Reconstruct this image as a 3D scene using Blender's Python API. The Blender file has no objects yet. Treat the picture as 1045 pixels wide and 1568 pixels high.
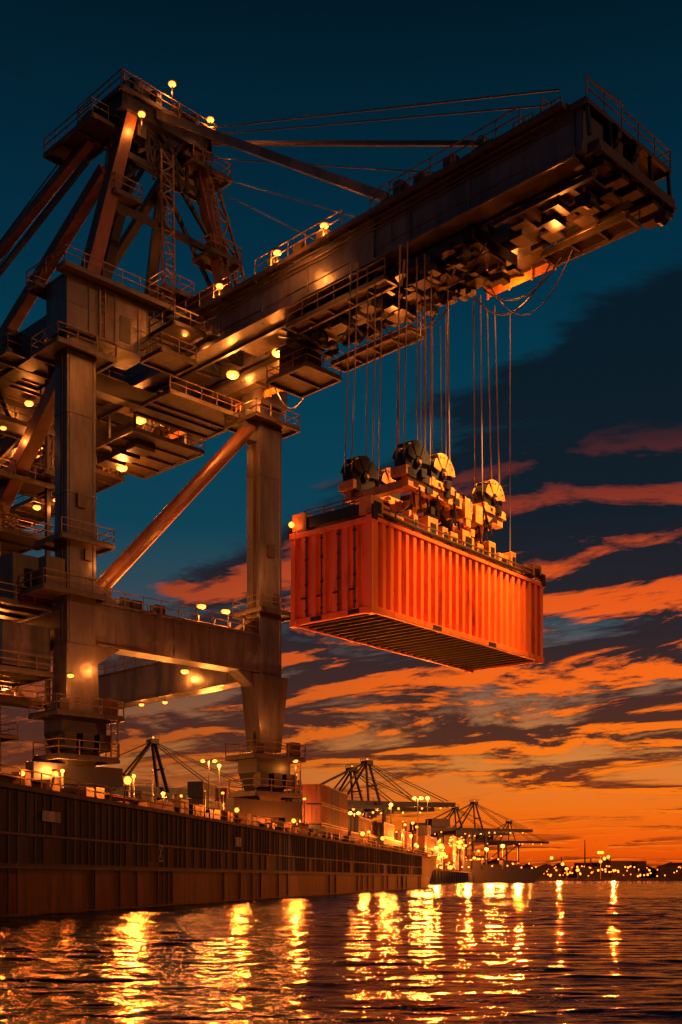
import bpy, bmesh, math, random
import numpy as np
from mathutils import Vector, Matrix
random.seed(7)
S=bpy.context.scene
COL=S.collection
# ------------------------------------------------------------------ materials
def newmat(name):
    m=bpy.data.materials.new(name); m.use_nodes=True
    nt=m.node_tree; b=nt.nodes['Principled BSDF']
    return m,nt,b
def N(nt,t,**k):
    n=nt.nodes.new(t)
    for a,v in k.items(): setattr(n,a,v)
    return n
def painted(name,c1,c2,scale=0.6,rough=0.45,metal=0.0,streak=True,bump=0.0,rust=None):
    m,nt,b=newmat(name)
    tc=N(nt,'ShaderNodeTexCoord'); mp=N(nt,'ShaderNodeMapping')
    mp.inputs['Scale'].default_value=(1,1,0.18 if streak else 1)
    nt.links.new(tc.outputs['Object'],mp.inputs['Vector'])
    n=N(nt,'ShaderNodeTexNoise'); n.inputs['Scale'].default_value=scale*1.6; n.inputs['Detail'].default_value=8; n.inputs['Roughness'].default_value=.65
    nt.links.new(mp.outputs[0],n.inputs['Vector'])
    r=N(nt,'ShaderNodeValToRGB'); r.color_ramp.elements[0].position=.35; r.color_ramp.elements[1].position=.65
    r.color_ramp.elements[0].color=(*c2,1); r.color_ramp.elements[1].color=(*c1,1)
    nt.links.new(n.outputs['Fac'],r.inputs['Fac'])
    out=r.outputs['Color']
    if rust:
        n2=N(nt,'ShaderNodeTexNoise'); n2.inputs['Scale'].default_value=scale*3; n2.inputs['Detail'].default_value=10; n2.inputs['Roughness'].default_value=.75
        nt.links.new(mp.outputs[0],n2.inputs['Vector'])
        r2=N(nt,'ShaderNodeValToRGB'); r2.color_ramp.elements[0].position=.54; r2.color_ramp.elements[1].position=.68
        nt.links.new(n2.outputs['Fac'],r2.inputs['Fac'])
        mx=N(nt,'ShaderNodeMix',data_type='RGBA'); mx.inputs['B'].default_value=(*rust,1)
        nt.links.new(r2.outputs['Color'],mx.inputs['Factor']); nt.links.new(out,mx.inputs['A']); out=mx.outputs['Result']
    nt.links.new(out,b.inputs['Base Color'])
    rr=N(nt,'ShaderNodeMapRange'); rr.inputs['To Min'].default_value=rough+.2; rr.inputs['To Max'].default_value=max(.1,rough-.15)
    nt.links.new(n.outputs['Fac'],rr.inputs['Value']); nt.links.new(rr.outputs[0],b.inputs['Roughness'])
    b.inputs['Metallic'].default_value=metal
    if bump:
        n3=N(nt,'ShaderNodeTexNoise'); n3.inputs['Scale'].default_value=.5; n3.inputs['Detail'].default_value=3
        nt.links.new(tc.outputs['Object'],n3.inputs['Vector'])
        bp=N(nt,'ShaderNodeBump'); bp.inputs['Strength'].default_value=.5; bp.inputs['Distance'].default_value=bump
        nt.links.new(n3.outputs['Fac'],bp.inputs['Height']); nt.links.new(bp.outputs[0],b.inputs['Normal'])
    return m
def emis(name,c,s):
    m,nt,b=newmat(name)
    b.inputs['Base Color'].default_value=(.5,.25,.05,1)
    b.inputs['Emission Color'].default_value=(*c,1); b.inputs['Emission Strength'].default_value=s
    return m
STEEL=painted('crane_paint',(.100,.092,.097),(.030,.027,.029),.35,.30,.25,bump=.20,rust=(.050,.018,.008))
BRACE=painted('oxide_red_paint',(.13,.052,.026),(.065,.024,.012),.4,.36,.1,bump=.1,rust=(.04,.015,.008))
STEELD=painted('dark_steel',(.018,.016,.015),(.008,.007,.007),.8,.42,.2)
GRATE=painted('walkway_steel',(.048,.031,.020),(.018,.012,.009),1.,.5,.1)
RAIL=painted('railing_paint',(.14,.08,.035),(.06,.032,.015),1.,.5)
YEL=painted('spreader_paint',(.75,.30,.05),(.42,.15,.025),.5,.42,streak=False,rust=(.10,.04,.02))
ROPE=painted('wire_rope',(.07,.05,.04),(.035,.025,.022),2,.4,.4)
BLK=painted('cable_rubber',(.02,.02,.02),(.012,.012,.012),1,.6)
ORANGE=painted('container_paint',(.90,.20,.028),(.72,.135,.018),.28,.36,bump=.07,rust=(.34,.055,.012))
CONCR=painted('quay_concrete',(.08,.07,.06),(.04,.035,.03),.1,.85,streak=False)
LAMP=emis('sodium_lamp',(1,.23,.032),4.0)
LAMPS=emis('sodium_lamp_small',(1,.22,.026),5)
LAMPF=emis('sodium_lamp_far',(1,.20,.022),5)
# ------------------------------------------------------------------ mesh builder
class MB:
    def __init__(s,tf=None): s.v=[];s.f=[];s.tf=tf or (lambda p:p)
    def add(s,vs,fs):
        o=len(s.v); s.v+=[tuple(s.tf(tuple(p))) for p in vs]; s.f+=[tuple(i+o for i in f) for f in fs]
    def box(s,a,b):
        x0,y0,z0=[min(a[i],b[i]) for i in range(3)]; x1,y1,z1=[max(a[i],b[i]) for i in range(3)]
        s.add([(x0,y0,z0),(x1,y0,z0),(x1,y1,z0),(x0,y1,z0),(x0,y0,z1),(x1,y0,z1),(x1,y1,z1),(x0,y1,z1)],
              [(0,3,2,1),(4,5,6,7),(0,1,5,4),(1,2,6,5),(2,3,7,6),(3,0,4,7)])
    def cbox(s,c,d): s.box([c[i]-d[i]/2 for i in range(3)],[c[i]+d[i]/2 for i in range(3)])
    def beam(s,p,q,w,h=None,w2=None,h2=None):
        h=h or w; w2=w2 or w; h2=h2 or h
        p=Vector(p);q=Vector(q);d=(q-p).normalized()
        up=Vector((0,0,1)) if abs(d.z)<.98 else Vector((0,1,0))
        a=d.cross(up).normalized(); b=a.cross(d).normalized()
        vs=[]
        for c,ww,hh in((p,w,h),(q,w2,h2)):
            for i,j in((-1,-1),(1,-1),(1,1),(-1,1)): vs.append(c+a*(i*ww/2)+b*(j*hh/2))
        s.add(vs,[(0,1,2,3),(7,6,5,4),(0,4,5,1),(1,5,6,2),(2,6,7,3),(3,7,4,0)])
    def cyl(s,p,q,r,n=8,r2=None):
        r2=r if r2 is None else r2
        p=Vector(p);q=Vector(q);d=(q-p).normalized()
        up=Vector((0,0,1)) if abs(d.z)<.98 else Vector((0,1,0))
        a=d.cross(up).normalized(); b=a.cross(d).normalized()
        vs=[]
        for c,rr in((p,r),(q,r2)):
            for i in range(n):
                t=2*math.pi*i/n; vs.append(c+a*(rr*math.cos(t))+b*(rr*math.sin(t)))
        s.add(vs,[tuple(range(n)),tuple(range(2*n-1,n-1,-1))]+[(i,i+n,(i+1)%n+n,(i+1)%n) for i in range(n)])
    def sph(s,c,r,rz=None,n=8,m=5):
        rz=rz or r; vs=[(c[0],c[1],c[2]-rz)]
        for j in range(1,m):
            a=math.pi*j/m
            for i in range(n):
                t=2*math.pi*i/n; vs.append((c[0]+r*math.sin(a)*math.cos(t),c[1]+r*math.sin(a)*math.sin(t),c[2]-rz*math.cos(a)))
        vs.append((c[0],c[1],c[2]+rz)); fs=[]
        for i in range(n):
            fs.append((0,1+(i+1)%n,1+i)); 
            for j in range(m-2): fs.append((1+j*n+i,1+j*n+(i+1)%n,1+(j+1)*n+(i+1)%n,1+(j+1)*n+i))
            fs.append((len(vs)-1,1+(m-2)*n+i,1+(m-2)*n+(i+1)%n))
        s.add(vs,fs)
    def rail(s,pts,h=1.1,sp=1.8,r=.07):
        for a,b in zip(pts[:-1],pts[1:]):
            a=Vector(a);b=Vector(b);L=(b-a).length;n=max(1,round(L/sp))
            for i in range(n+1):
                c=a.lerp(b,i/n); s.beam(c,c+Vector((0,0,h)),r)
            for k in(.5,1): s.beam(a+Vector((0,0,h*k)),b+Vector((0,0,h*k)),r)
    def ladder(s,p,q,w=.6,axis=(1,0,0)):
        p=Vector(p);q=Vector(q);a=Vector(axis)*w/2
        s.beam(p-a,q-a,.1);s.beam(p+a,q+a,.1)
        n=int((q-p).length/.5)
        for i in range(n):
            c=p.lerp(q,(i+.5)/n); s.beam(c-a,c+a,.06)
    def truss(s,p,q,w,axis,r=.16,ch=.22,seg=1.6):
        p=Vector(p);q=Vector(q);a=Vector(axis)*w/2
        s.beam(p-a,q-a,ch);s.beam(p+a,q+a,ch)
        n=max(2,int((q-p).length/seg))
        for i in range(n):
            c=p.lerp(q,i/n);d=p.lerp(q,(i+1)/n); sg=1 if i%2 else -1
            s.beam(c+a*sg,d-a*sg,r); s.beam(c-a,c+a,r)
    def obj(s,name,mat,parent=None,bevel=0,smooth=False):
        me=bpy.data.meshes.new(name); me.from_pydata(s.v,[],s.f)
        bm=bmesh.new(); bm.from_mesh(me); bmesh.ops.recalc_face_normals(bm,faces=bm.faces); bm.to_mesh(me); bm.free()
        o=bpy.data.objects.new(name,me); COL.objects.link(o); me.materials.append(mat)
        if parent: o.parent=parent
        if bevel:
            m=o.modifiers.new('b','BEVEL'); m.width=bevel; m.segments=2; m.limit_method='ANGLE'
        if smooth:
            for p in me.polygons: p.use_smooth=True
        return o
def empty(name,loc,rz=0):
    e=bpy.data.objects.new(name,None); COL.objects.link(e); e.location=loc; e.rotation_euler=(0,0,rz); e.empty_display_size=1; return e
LC=(1,.25,.035)
LW=(1,.165,.014)
def point(name,loc,P,parent=None,r=.25,c=LC):
    l=bpy.data.lights.new(name,'POINT'); l.energy=P; l.color=c; l.shadow_soft_size=r
    o=bpy.data.objects.new(name,l); COL.objects.link(o); o.location=loc
    if parent: o.parent=parent
    return o
# ------------------------------------------------------------------ CRANE  local (u along quay, v outreach, z)
crane=empty('container_crane',(-20.8,90,0),math.radians(45))
T=lambda p:(p[0],-p[1],p[2])
st=MB(T); dk=MB(T); gr=MB(T); rl=MB(T); lm=MB(T); rp=MB(T); hl=MB(T); fa=MB(T); br=MB(T)
def plat(u0,u1,v0,v1,z,rails='nsew',t=.18):
    gr.box((u0,v0,z-t),(u1,v1,z))
    for a,b in(((u0,v0),(u1,v0)),((u0,v1),(u1,v1)),((u0,v0),(u0,v1)),((u1,v0),(u1,v1))):
        gr.beam((a[0],a[1],z-t-.12),(b[0],b[1],z-t-.12),.2,.26)
    n=max(1,int(abs(v1-v0)/2))
    for i in range(1,n): 
        vv=v0+(v1-v0)*i/n; gr.beam((u0,vv,z-t-.1),(u1,vv,z-t-.1),.14,.2)
    if 'n' in rails: rl.rail([(u0,v0,z),(u1,v0,z)])
    if 's' in rails: rl.rail([(u0,v1,z),(u1,v1,z)])
    if 'w' in rails: rl.rail([(u0,v0,z),(u0,v1,z)])
    if 'e' in rails: rl.rail([(u1,v0,z),(u1,v1,z)])
LN=[0]
def lamp(u,v,z,P=500,size=.31,pole=True,down=.6):
    LN[0]+=1
    lm.sph((u,v,z),size,size*.55,10,6)
    hl.cyl((u,v,z+size*.3),(u,v,z+size*.75),size*1.15,12,size*.5)
    if pole: hl.beam((u,v,z-1.5),(u,v,z-.15),.09)
    point('lamp_light_%d'%LN[0],(u,-v,z-down),P,crane)
# legs
for u,zb in((0,15.0),(19.6,13.0)):
    st.box((u-1.3,-.9,zb),(u+1.3,.9,43.4))
    for z in(24.6,31.0,37.2,41.9):
        st.box((u-1.36,-.96,z),(u+1.36,.96,z+.14))
    for z in(22,28,34.2,39.5): st.box((u-1.31,-.91,z),(u+1.31,.91,z+.04))
    st.box((u+1.0,.9,zb),(u+1.1,.95,43)); st.box((u-1.1,.9,zb),(u-1.0,.95,43))
    rp.cyl((u-1.36,.3,zb),(u-1.36,.3,43),.06,6); rp.cyl((u-1.36,.1,zb),(u-1.36,.1,43),.05,6)
    gr.box((u-.5,.95,30),(u+.3,1.15,31)); gr.box((u+.2,.95,26),(u+.8,1.1,26.8))
# landside legs
for u in(0,19.6):
    st.box((u-1,-31,3.4),(u+1,-29,44)); 
    st.box((u-.8,-29,19.3),(u+.8,-.9,22.5)); st.box((u-1,-29,22.5),(u+1,-.9,22.64)); st.box((u-1,-29,19.16),(u+1,-.9,19.3))
    dk.box((u-.7,-29,43.5),(u+.7,-.9,46.2))
rl.rail([(18.7,-28,22.64),(18.7,-2,22.64)])
br.beam((-.1,-.9,41.5),(-.1,-20,26.5),1.2,1.2)
# portal cross beam
st.box((1.3,-.8,19.7),(18.3,.8,22.8))
st.box((1.3,-1.0,22.8),(18.3,1.0,22.98)); st.box((1.3,-1.0,19.52),(18.3,1.0,19.7))
for i in range(1,9): st.box((1.3+i*1.9,.8,19.7),(1.38+i*1.9,.86,22.8))
for (u,s) in((1.3,1),(18.3,-1)):
    for zz,d in((19.52,-1),(22.98,1)):
        st.add([(u,-.7,zz),(u+s*2.4,-.7,zz),(u,-.7,zz+d*1.6),(u,.7,zz),(u+s*2.4,.7,zz),(u,.7,zz+d*1.6)],[(0,1,2),(3,5,4),(0,3,4,1),(1,4,5,2),(2,5,3,0)])
rl.rail([(2.2,.95,22.98),(18.2,.95,22.98)]); rl.rail([(2.2,-.95,22.98),(18.2,-.95,22.98)])
for u in(4,5.2,7.5): dk.box((u,-.6,22.98),(u+.9,.3,23.9))
def taper(u,z0,z1,a0,b0,a1,b1):
    st.add([(u-a0,-b0,z0),(u+a0,-b0,z0),(u+a0,b0,z0),(u-a0,b0,z0),(u-a1,-b1,z1),(u+a1,-b1,z1),(u+a1,b1,z1),(u-a1,b1,z1)],
      [(0,3,2,1),(4,5,6,7),(0,1,5,4),(1,2,6,5),(2,3,7,6),(3,0,4,7)])
taper(0,13.5,19.4,1.5,1.1,1.36,.97)
taper(19.6,12.6,19.4,1.15,1.0,2.0,1.05)
# bogies
for u,zp in((0,14.0),(19.6,12.2)):
    plat(u-3.0,u+3.0,-1.8,2.2,zp)
    dk.box((u-2.0,-1.3,zp-1.6),(u+2.0,1.3,zp-.3))
    dk.add([(u-2.2,-1,zp-1.6),(u+2.2,-1,zp-1.6),(u+2.2,1,zp-1.6),(u-2.2,1,zp-1.6),(u-1.2,-.8,zp-4.0),(u+1.2,-.8,zp-4.0),(u+1.2,.8,zp-4.0),(u-1.2,.8,zp-4.0)],[(0,1,2,3),(7,6,5,4),(0,4,5,1),(1,5,6,2),(2,6,7,3),(3,7,4,0)])
    plat(u-2.7,u+2.7,-1.7,2.0,zp-3.3)
    dk.beam((u-4,0,zp-4.7),(u+4,0,zp-4.7),1.2,1.5)
    for k in(-2.6,2.6):
        dk.beam((u+k-1.7,0,4.6),(u+k+1.7,0,4.6),1.1,1.3)
        dk.beam((u+k,0,zp-4.7),(u+k,0,4.6),.9,.9)
        for w in(-1.2,0,1.2): dk.cyl((u+k+w,-.35,3.85),(u+k+w,.35,3.85),.55,12)
    for k in(-1.6,0,1.5):
        dk.box((u+k-.5,.9,zp-2.9),(u+k+.5,1.9,zp-1.6)); 
    gr.box((u+1.6,1.2,zp+.05),(u+2.6,2.0,zp+1.3)); gr.box((u-2.6,1.4,zp+.05),(u-1.8,2.0,zp+.9))
    rl.ladder((u+2.2,2.1,zp-3.3),(u+2.2,2.1,zp),.6)
for u in(0,19.6): dk.box((u-4,-31.2,3.1),(u+4,-28.8,5.2))
br.cyl((1.2,0,23.2),(18.4,0,42.0),.62,16)
st.box((.9,-.5,22.9),(3.0,.5,24.4)); st.box((17.0,-.5,40.2),(18.3,.5,42.8))
# headers
st.box((-1.7,-1.5,43.4),(5.6,1.5,47.4)); st.box((-1.8,-1.6,47.4),(5.7,1.6,47.56)); st.box((-1.8,-1.6,43.25),(5.7,1.6,43.4))
dk.box((5.6,-1.2,44.9),(9.7,1.2,47.0))
st.box((18.1,-1.3,43.4),(21.2,1.3,47.2)); dk.box((16.5,-1.0,45.0),(18.1,1.0,47.2))
for k in(.2,2.6,4.8): st.box((k,1.5,43.4),(k+.09,1.57,47.4))
dk.box((3.1,1.5,43.9),(4.1,1.55,45.9)); rl.ladder((1.4,1.66,43.4),(1.4,1.66,47.4),.5); st.box((-1.7,1.5,45.3),(5.6,1.54,45.37))
for (a,b,h) in((6.0,-1,1.1),(7.4,.2,1.5),(8.2,-1.1,.9),(2.5,-.4,1.0),(0,-1,.9)): dk.box((a,b,47.5),(a+1,b+.9,47.5+h))
plat(-2.6,7.6,1.6,2.7,47.7,'swe'); plat(-2.6,9.6,-2.9,-1.6,47.7,'nwe'); rl.rail([(-2.6,-1.6,47.7),(-2.6,1.6,47.7)])
plat(6.2,9.4,1.3,4.5,45.6,'swe'); plat(5.2,8.6,1.4,4.2,43.2,'swe')
plat(-2.6,2.6,-2.2,1.7,42.3); plat(17,22.2,-2.4,1.9,42.2)
plat(-2.4,2.3,-2,1.9,27.5,'se'); plat(17.6,22,-2,2,25.2)
plat(-4,1.6,-1.6,2.0,23.3,'nsw'); gr.box((-3.4,.3,23.3),(-1.8,1.4,25.6))
dk.box((1.4,-6.4,42.6),(18.2,-5.2,44.1))
# boom girders
V0,V1=-38,39.5
for a,b in((9.8,10.9),(15.2,16.3)):
    st.box((a,V0,44.6),(b,V1,47.4))
    st.box((a-.22,V0,47.4),(b+.22,V1,47.52)); st.box((a-.28,V0,44.42),(b+.28,V1,44.6))
k=V0+3
while k<V1:
    st.box((9.74,k,44.6),(9.8,k+.16,47.4))
    st.box((16.3,k,44.6),(16.36,k+.16,47.4)); k+=5.1
for v in(-9,3.4,12,23,30,36): st.box((9.765,v,45.2),(9.8,v+1.6,46.8))
st.box((9.68,20.5,44.2),(9.8,23.0,47.8)); st.box((9.70,36.6,44.4),(9.8,39.5,47.6))
st.box((9.72,V0,45.35),(9.8,V1,45.43)); 
rp.cyl((9.66,V0,47.0),(9.66,V1,47.0),.06,6); rp.cyl((9.66,V0,46.7),(9.66,V1,46.7),.045,6)
k=V0+1;i=0
while k<V1:
    dk.box((10.9,k,45.4),(15.2,k+.35,46.4))
    if k+3<V1: dk.beam((10.9 if i%2 else 15.2,k,45.7),(15.2 if i%2 else 10.9,k+3,45.7),.2)
    k+=3;i+=1
for u in(11.25,14.85): dk.box((u-.14,V0,44.2),(u+.14,V1,44.6))
for (a,b) in((-36,-30),(-22,-16),(-13,-9),(-5,-1),(5,10),(33,39)):
    gr.box((11.6,a,45.1),(14.5,b,45.25))
plat(9.0,10.1,-36,39,47.75,'',.1)
rl.rail([(9.0,-36,47.75),(9.0,9.6,47.75)]); rl.rail([(9.0,11,47.75),(9.0,20.5,47.75)]); rl.rail([(9.0,23.3,47.75),(9.0,36,47.75)])
rl.rail([(16.4,-30,47.55),(16.4,39,47.55)])
for v in(23.8,32.4,12.0):
    st.box((9.9,v-.9,47.5),(10.8,v+.9,48.6)); st.cyl((9.7,v,48.7),(11.0,v,48.7),.35,12)
dk.box((9.9,24.6,47.6),(10.9,25.3,49.4)); dk.box((10,-3,47.5),(15.8,4.8,49.6))
for v in(15,17.5,27,29.6): gr.box((9.3,v,47.75),(9.9,v+.9,48.6))
for a,b in((-2.5,8.6),(26.3,32.2),(-24,-8)):
    plat(16.5,18.4,a,b,44.9,'nse')
    fa.box((18.42,a,43.9),(18.5,b,45.2))  # fascia added; its yellow stands in for a lamp-lit strip
    n=int((b-a)/1.5)
    for i in range(n+1): fa.box((18.3,a+(b-a)*i/n-.05,43.7),(18.42,a+(b-a)*i/n+.05,45.9))
# trolley
dk.box((10.6,14.5,43.3),(15.6,15.3,44.1)); dk.box((10.6,30.2,43.3),(15.6,31.0,44.1))
for u in(10.9,15.3): dk.box((u-.3,14.5,43.3),(u+.3,31,44.0))
for v in(16,18.2,20.4,22.6,24.8,27,29):
    dk.box((10.6,v,43.2),(15.6,v+.4,43.8))
for v in(15.4,19.4,23.8,28.2):
    for u in(11.6,13.2,14.7): dk.cyl((u-.25,v+1,43.3),(u+.25,v+1,43.3),.75,14)
for (u,v,a,b,c) in((12.2,17,1.2,1.6,1.2),(14.2,21.5,1.4,1.8,1.3),(11.8,26,1.2,1.6,1.1),(14.3,28.5,1.2,1.2,1.5)):
    dk.box((u-a/2,v-b/2,42.6),(u+a/2,v+b/2,42.6+c))
for v in (15.2,18.6,22.0,25.4,28.8): gr.box((12.3,v,43.0),(13.9,v+2.2,43.12))
plat(9.2,10.4,14.5,24.5,42.9,'w'); plat(15.8,17.4,12.5,21,42.8,'ens')
random.seed(21)
for i in range(60):
    u=random.uniform(10.6,15.8); v=random.uniform(12,31); a=random.uniform(.25,.9); dk.cbox((u,v,random.uniform(42.5,43.6)),(a,random.uniform(.3,1.2),random.uniform(.3,.9)))
for i in range(26):
    u=random.uniform(10.6,15.8); v=random.uniform(12,31); gr.beam((u,v,random.uniform(42.4,43.2)),(u+random.uniform(-2,2),v+random.uniform(-2,2),random.uniform(42.6,43.6)),.14)
dk.box((12.8,9.6,41.5),(15.0,12.2,43.5)); gr.box((12.6,9.4,43.5),(15.2,12.4,43.7)); plat(12.2,16.0,8.8,13.4,41.4)
for u in(12.6,15.2): dk.beam((u,11,43.7),(u,11,44.6),.3)
for v in(33.2,34.6,36,37.4,38.8): gr.box((11.2,v,43.9),(15.0,v+.8,44.05))
for u in(11,13.2,15.2): dk.box((u-.15,32.5,43.6),(u+.15,40,43.95))
for v in(33,35.5,38): dk.box((12,v,42.9),(13.3,v+1.0,43.7))
plat(15.6,17.2,33,39.5,43.6,'e')
for (a,b) in((33.5,34.6),(36.0,37.2)): gr.box((11.4,a,43.3),(12.8,b,43.5)); gr.box((13.6,a+.8,43.3),(14.8,b+.8,43.5))
# tip
st.box((9.8,39.5,44.7),(16.3,40.0,47.4))
plat(10.4,19.4,38.4,40.8,45.4,'',.5); plat(9.6,19.5,38.2,40.4,47.7,'se'); rl.rail([(16.5,38.2,47.7),(19.5,38.2,47.7)])
plat(16.4,19.4,33.5,38.4,45.6,'we',.3)
for u in(11.2,13.2,15.0,17,18.6): dk.box((u,38.8,44.3),(u+.9,40.6,44.9)); 
for u in(9.8,12.2,14.6,17,19.3): dk.beam((u,40.5,45.4),(u,40.3,47.7),.2)
for u in(12.5,14.6): dk.cyl((u-.2,40.2,46.6),(u+.2,40.2,46.6),.75,14)
dk.cyl((18.0,40.5,43.9),(18.5,40.5,43.9),.42,12); dk.beam((18.2,40.5,43.9),(18.2,40.3,45.4),.18)
dk.cyl((12.0,38.8,43.2),(12.5,38.8,43.2),.42,12); dk.beam((12.2,38.8,43.3),(12.2,38.8,44.4),.18)
for v in(34.5,36.6): rl.rail([(10.4,v,47.6),(10.4,v+1.5,47.6)],1.5,.8)
rl.rail([(9.9,37,47.7),(13.5,37,47.7)],1.6,1.2); gr.box((10.6,37.4,47.6),(12.0,38.4,48.7)); rp.cyl((9.6,40.3,48.9),(14,40.3,49.3),.05,6)
# ------ A-frame / apex
AZ=64.8
plat(3.6,13.2,-5.4,1.0,AZ,'nsew')
dk.box((3.8,-.6,AZ-1.6),(13.0,.8,AZ-.3)); dk.box((3.8,-5.0,AZ-1.6),(13.0,-4.0,AZ-.3))
for u in(3.8,6.8,9.8,12.4): dk.box((u,-5,AZ-1.3),(u+.5,.8,AZ-.4))
for u in(5,7.2,9.4,11.2): dk.cyl((u-.22,.3,AZ+.5),(u+.22,.3,AZ+.5),.8,14); dk.cyl((u-.22,-3,AZ-1.9),(u+.22,-3,AZ-1.9),.8,14)
gr.box((5.8,-1.2,AZ),(7.4,.2,AZ+1.6)); gr.box((9.6,-3.2,AZ),(11.2,-1.6,AZ+1.4))
plat(2.2,5.2,-8.4,-1,AZ-2.0,'nswe'); plat(10.5,14.6,-3,1.4,AZ-3.0,'nse')
rl.rail([(5,-.6,AZ+1.6),(8,-.6,AZ+1.6)],.9); rl.beam((5.2,-1,AZ),(5.2,-1,AZ+3.0),.1); rl.beam((6.4,-1,AZ),(6.4,-1,AZ+2.6),.08)
random.seed(8)
for i in range(40):
    a=random.uniform(.3,1.0); dk.cbox((random.uniform(4,13),random.uniform(-4.6,.8),AZ+random.uniform(-2.8,.8)),(a,random.uniform(.3,1),random.uniform(.3,1.1)))
for i in range(14): dk.beam((random.uniform(5,12),0.2,AZ-1.5),(random.uniform(5,12),.2,AZ-random.uniform(4,6)),.22)
br.beam((.9,0,47.6),(5.0,0,AZ-1.5),1.35,1.2,1.1,1.0)
br.beam((16.6,0,47.4),(11.8,0,AZ-1.5),1.2,1.1,1.0,.9)
dk.beam((4.2,-3.8,47.8),(8.2,-4.2,AZ-1.6),.85,.85)
dk.beam((10.2,-14,47.5),(6.5,-4.5,AZ-1.6),1.0,1.0)
dk.beam((15.6,-14,47.5),(11.8,-4.5,AZ-1.6),.9,.9)
rl.truss((19.4,.2,47.6),(13.2,.2,AZ-3),1.3,(1,0,0),.14,.22)
rl.truss((8.6,.5,48.6),(8.6,.3,AZ-3),1.2,(1,0,0),.1,.16,.9)
dk.beam((2.9,0,55.5),(14.2,0,55.5),.4,.5); dk.beam((4.0,0,60.0),(12.8,0,60.0),.45,.5)
dk.beam((2.9,0,55.7),(8.6,-1,AZ-2),.3); dk.beam((14.2,0,55.7),(8.4,-1,AZ-2),.3)
dk.beam((2,-1,51),(8.2,-2,AZ-3),.3); dk.beam((15.8,-1,51),(9,-2,AZ-3),.3)
plat(3,5.6,-1.2,1.0,56.3,'sew'); plat(12.4,15.8,-1.2,1.4,55.0,'sew'); plat(7.4,10.4,-.5,1.6,50,'sew')
for z in (50,53,56.5,60): rl.ladder((15.8-(z-48)*.25,.9,z),(15.2-(z-48)*.25,.9,z+3.2),.6)
br.beam((4.0,-4,AZ-2),(2.0,-36,52.5),.75,.8); br.beam((5.4,-4,AZ-4),(4,-29,46.0),1.0,1.0); dk.beam((11.5,-4,AZ-2),(13,-36,48),.7,.7)
dk.beam((3.6,-4,AZ-4),(1,-30,50.0),.4,.4)
for k in range(3): rp.cyl((3.8+k*.5,-5,AZ-1+k*.3),(1+k*.6,-38,50.2-k*.8),.06,6)
st.beam((7.4,.6,AZ-.6),(10.35,23.8,48.8),.55,.62)
dk.beam((12.8,.6,AZ-.5),(10.35,32.4,48.8),.26,.3)
for (a,b,r) in(((12.4,.6,AZ+.6),(10.4,38.0,49.6),.06),((12.8,.4,AZ+.3),(10.6,37.0,49.2),.05),((13,.4,AZ-1.6),(10.6,28,48.9),.05),((13.2,.4,AZ-3),(10.4,21,48.6),.045),((13.3,.3,AZ-4),(10.6,17,48.4),.045),((6,.6,AZ-.2),(12.4,.8,AZ+.8),.06)):
    rp.cyl(a,b,r,6)
# machinery house & rear clutter
dk.box((8.6,-37,48.2),(17.4,-25,53.0)); dk.box((8.4,-37.2,53.0),(17.6,-24.8,53.3)); plat(7.4,18.4,-38,-23.6,48.1,'nsew')
plat(-2.5,9.0,-14,-6,44.0,'nsw'); plat(-2.5,6,-26,-16,46.6,'nswe'); gr.box((-1.5,-13,44.0),(3,-8,46.6)); gr.box((0,-24,46.6),(5,-18,49.4))
dk.box((-1,-15,40.8),(8,-14.4,44)); dk.beam((-2,-10,44),(4,-14,38),.4); dk.beam((5,-10,44),(1,-14,38),.4)
plat(11,19,-17.5,-8,41.9,'nse'); plat(8.6,17.5,-30,-19,41.7,'nsew')
plat(10,18.5,-7,-1.2,43.0,'s')
for v in(-17,-12.5,-8.4,-29,-24,-19.5):
    for u in(11.4,17.2): dk.beam((u,v,41.9),(u,v,44.6),.22)
for v in(-16,-13.6,-11.2,-28,-25,-22): dk.box((12.4,v,40.9),(14.6,v+1.5,41.7)); 
for (u0,u1,v0,v1,z) in((9,13,-34,-22,38.4),(6,12,-34,-24,35.4)):
    plat(u0,u1,v0,v1,z); 
    for v in(v0,v1): dk.beam((u0,v,z),(u0,v,z+4),.22); dk.beam((u1,v,z),(u1,v,z+4),.22)
for v in(-9.,-7.8):
    for u in(2.2,3.4): rl.beam((u,v,35.6),(u,v,43.2),.09)
for z in(36,37.4,38.8,40.2,41.6): 
    rl.beam((2.2,-9,z),(3.4,-9,z),.07); rl.beam((2.2,-7.8,z),(3.4,-7.8,z),.07); rl.beam((3.4,-9,z),(3.4,-7.8,z),.07)
plat(1.6,4.2,-9.4,-7.2,35.6,'')
for (a,b) in((-2.2,-17),(2.6,-17),(-2.2,-8.5),(2.6,-8.5)): dk.beam((a,b,8),(a,b,44),.35)
z=14.0
while z<42:
    plat(-2.6,3,-17.4,-14.2,z); plat(-2.6,3,-10.8,-8,z+2.3)
    for u in(-1.6,-.6): rl.beam((u,-14.2,z),(u,-10.8,z+2.3),.14,.3)
    for u in(1.2,2.2): rl.beam((u,-10.8,z+2.3),(u,-14.2,z+4.6),.14,.3)
    dk.beam((-2.2,-17,z),(-2.2,-8.5,z+4.4),.18)
    z+=4.6
gr.box((-4.5,-7.4,22.6),(-.9,-1.6,26.2)); st.box((-5.5,-9,17.5),(-1.4,-1.4,20.8)); plat(-6,-1.3,-9.5,-1.2,22.5,'wsn'); plat(-6,-1.3,-9.5,-.9,17.3,'wsn')
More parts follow.
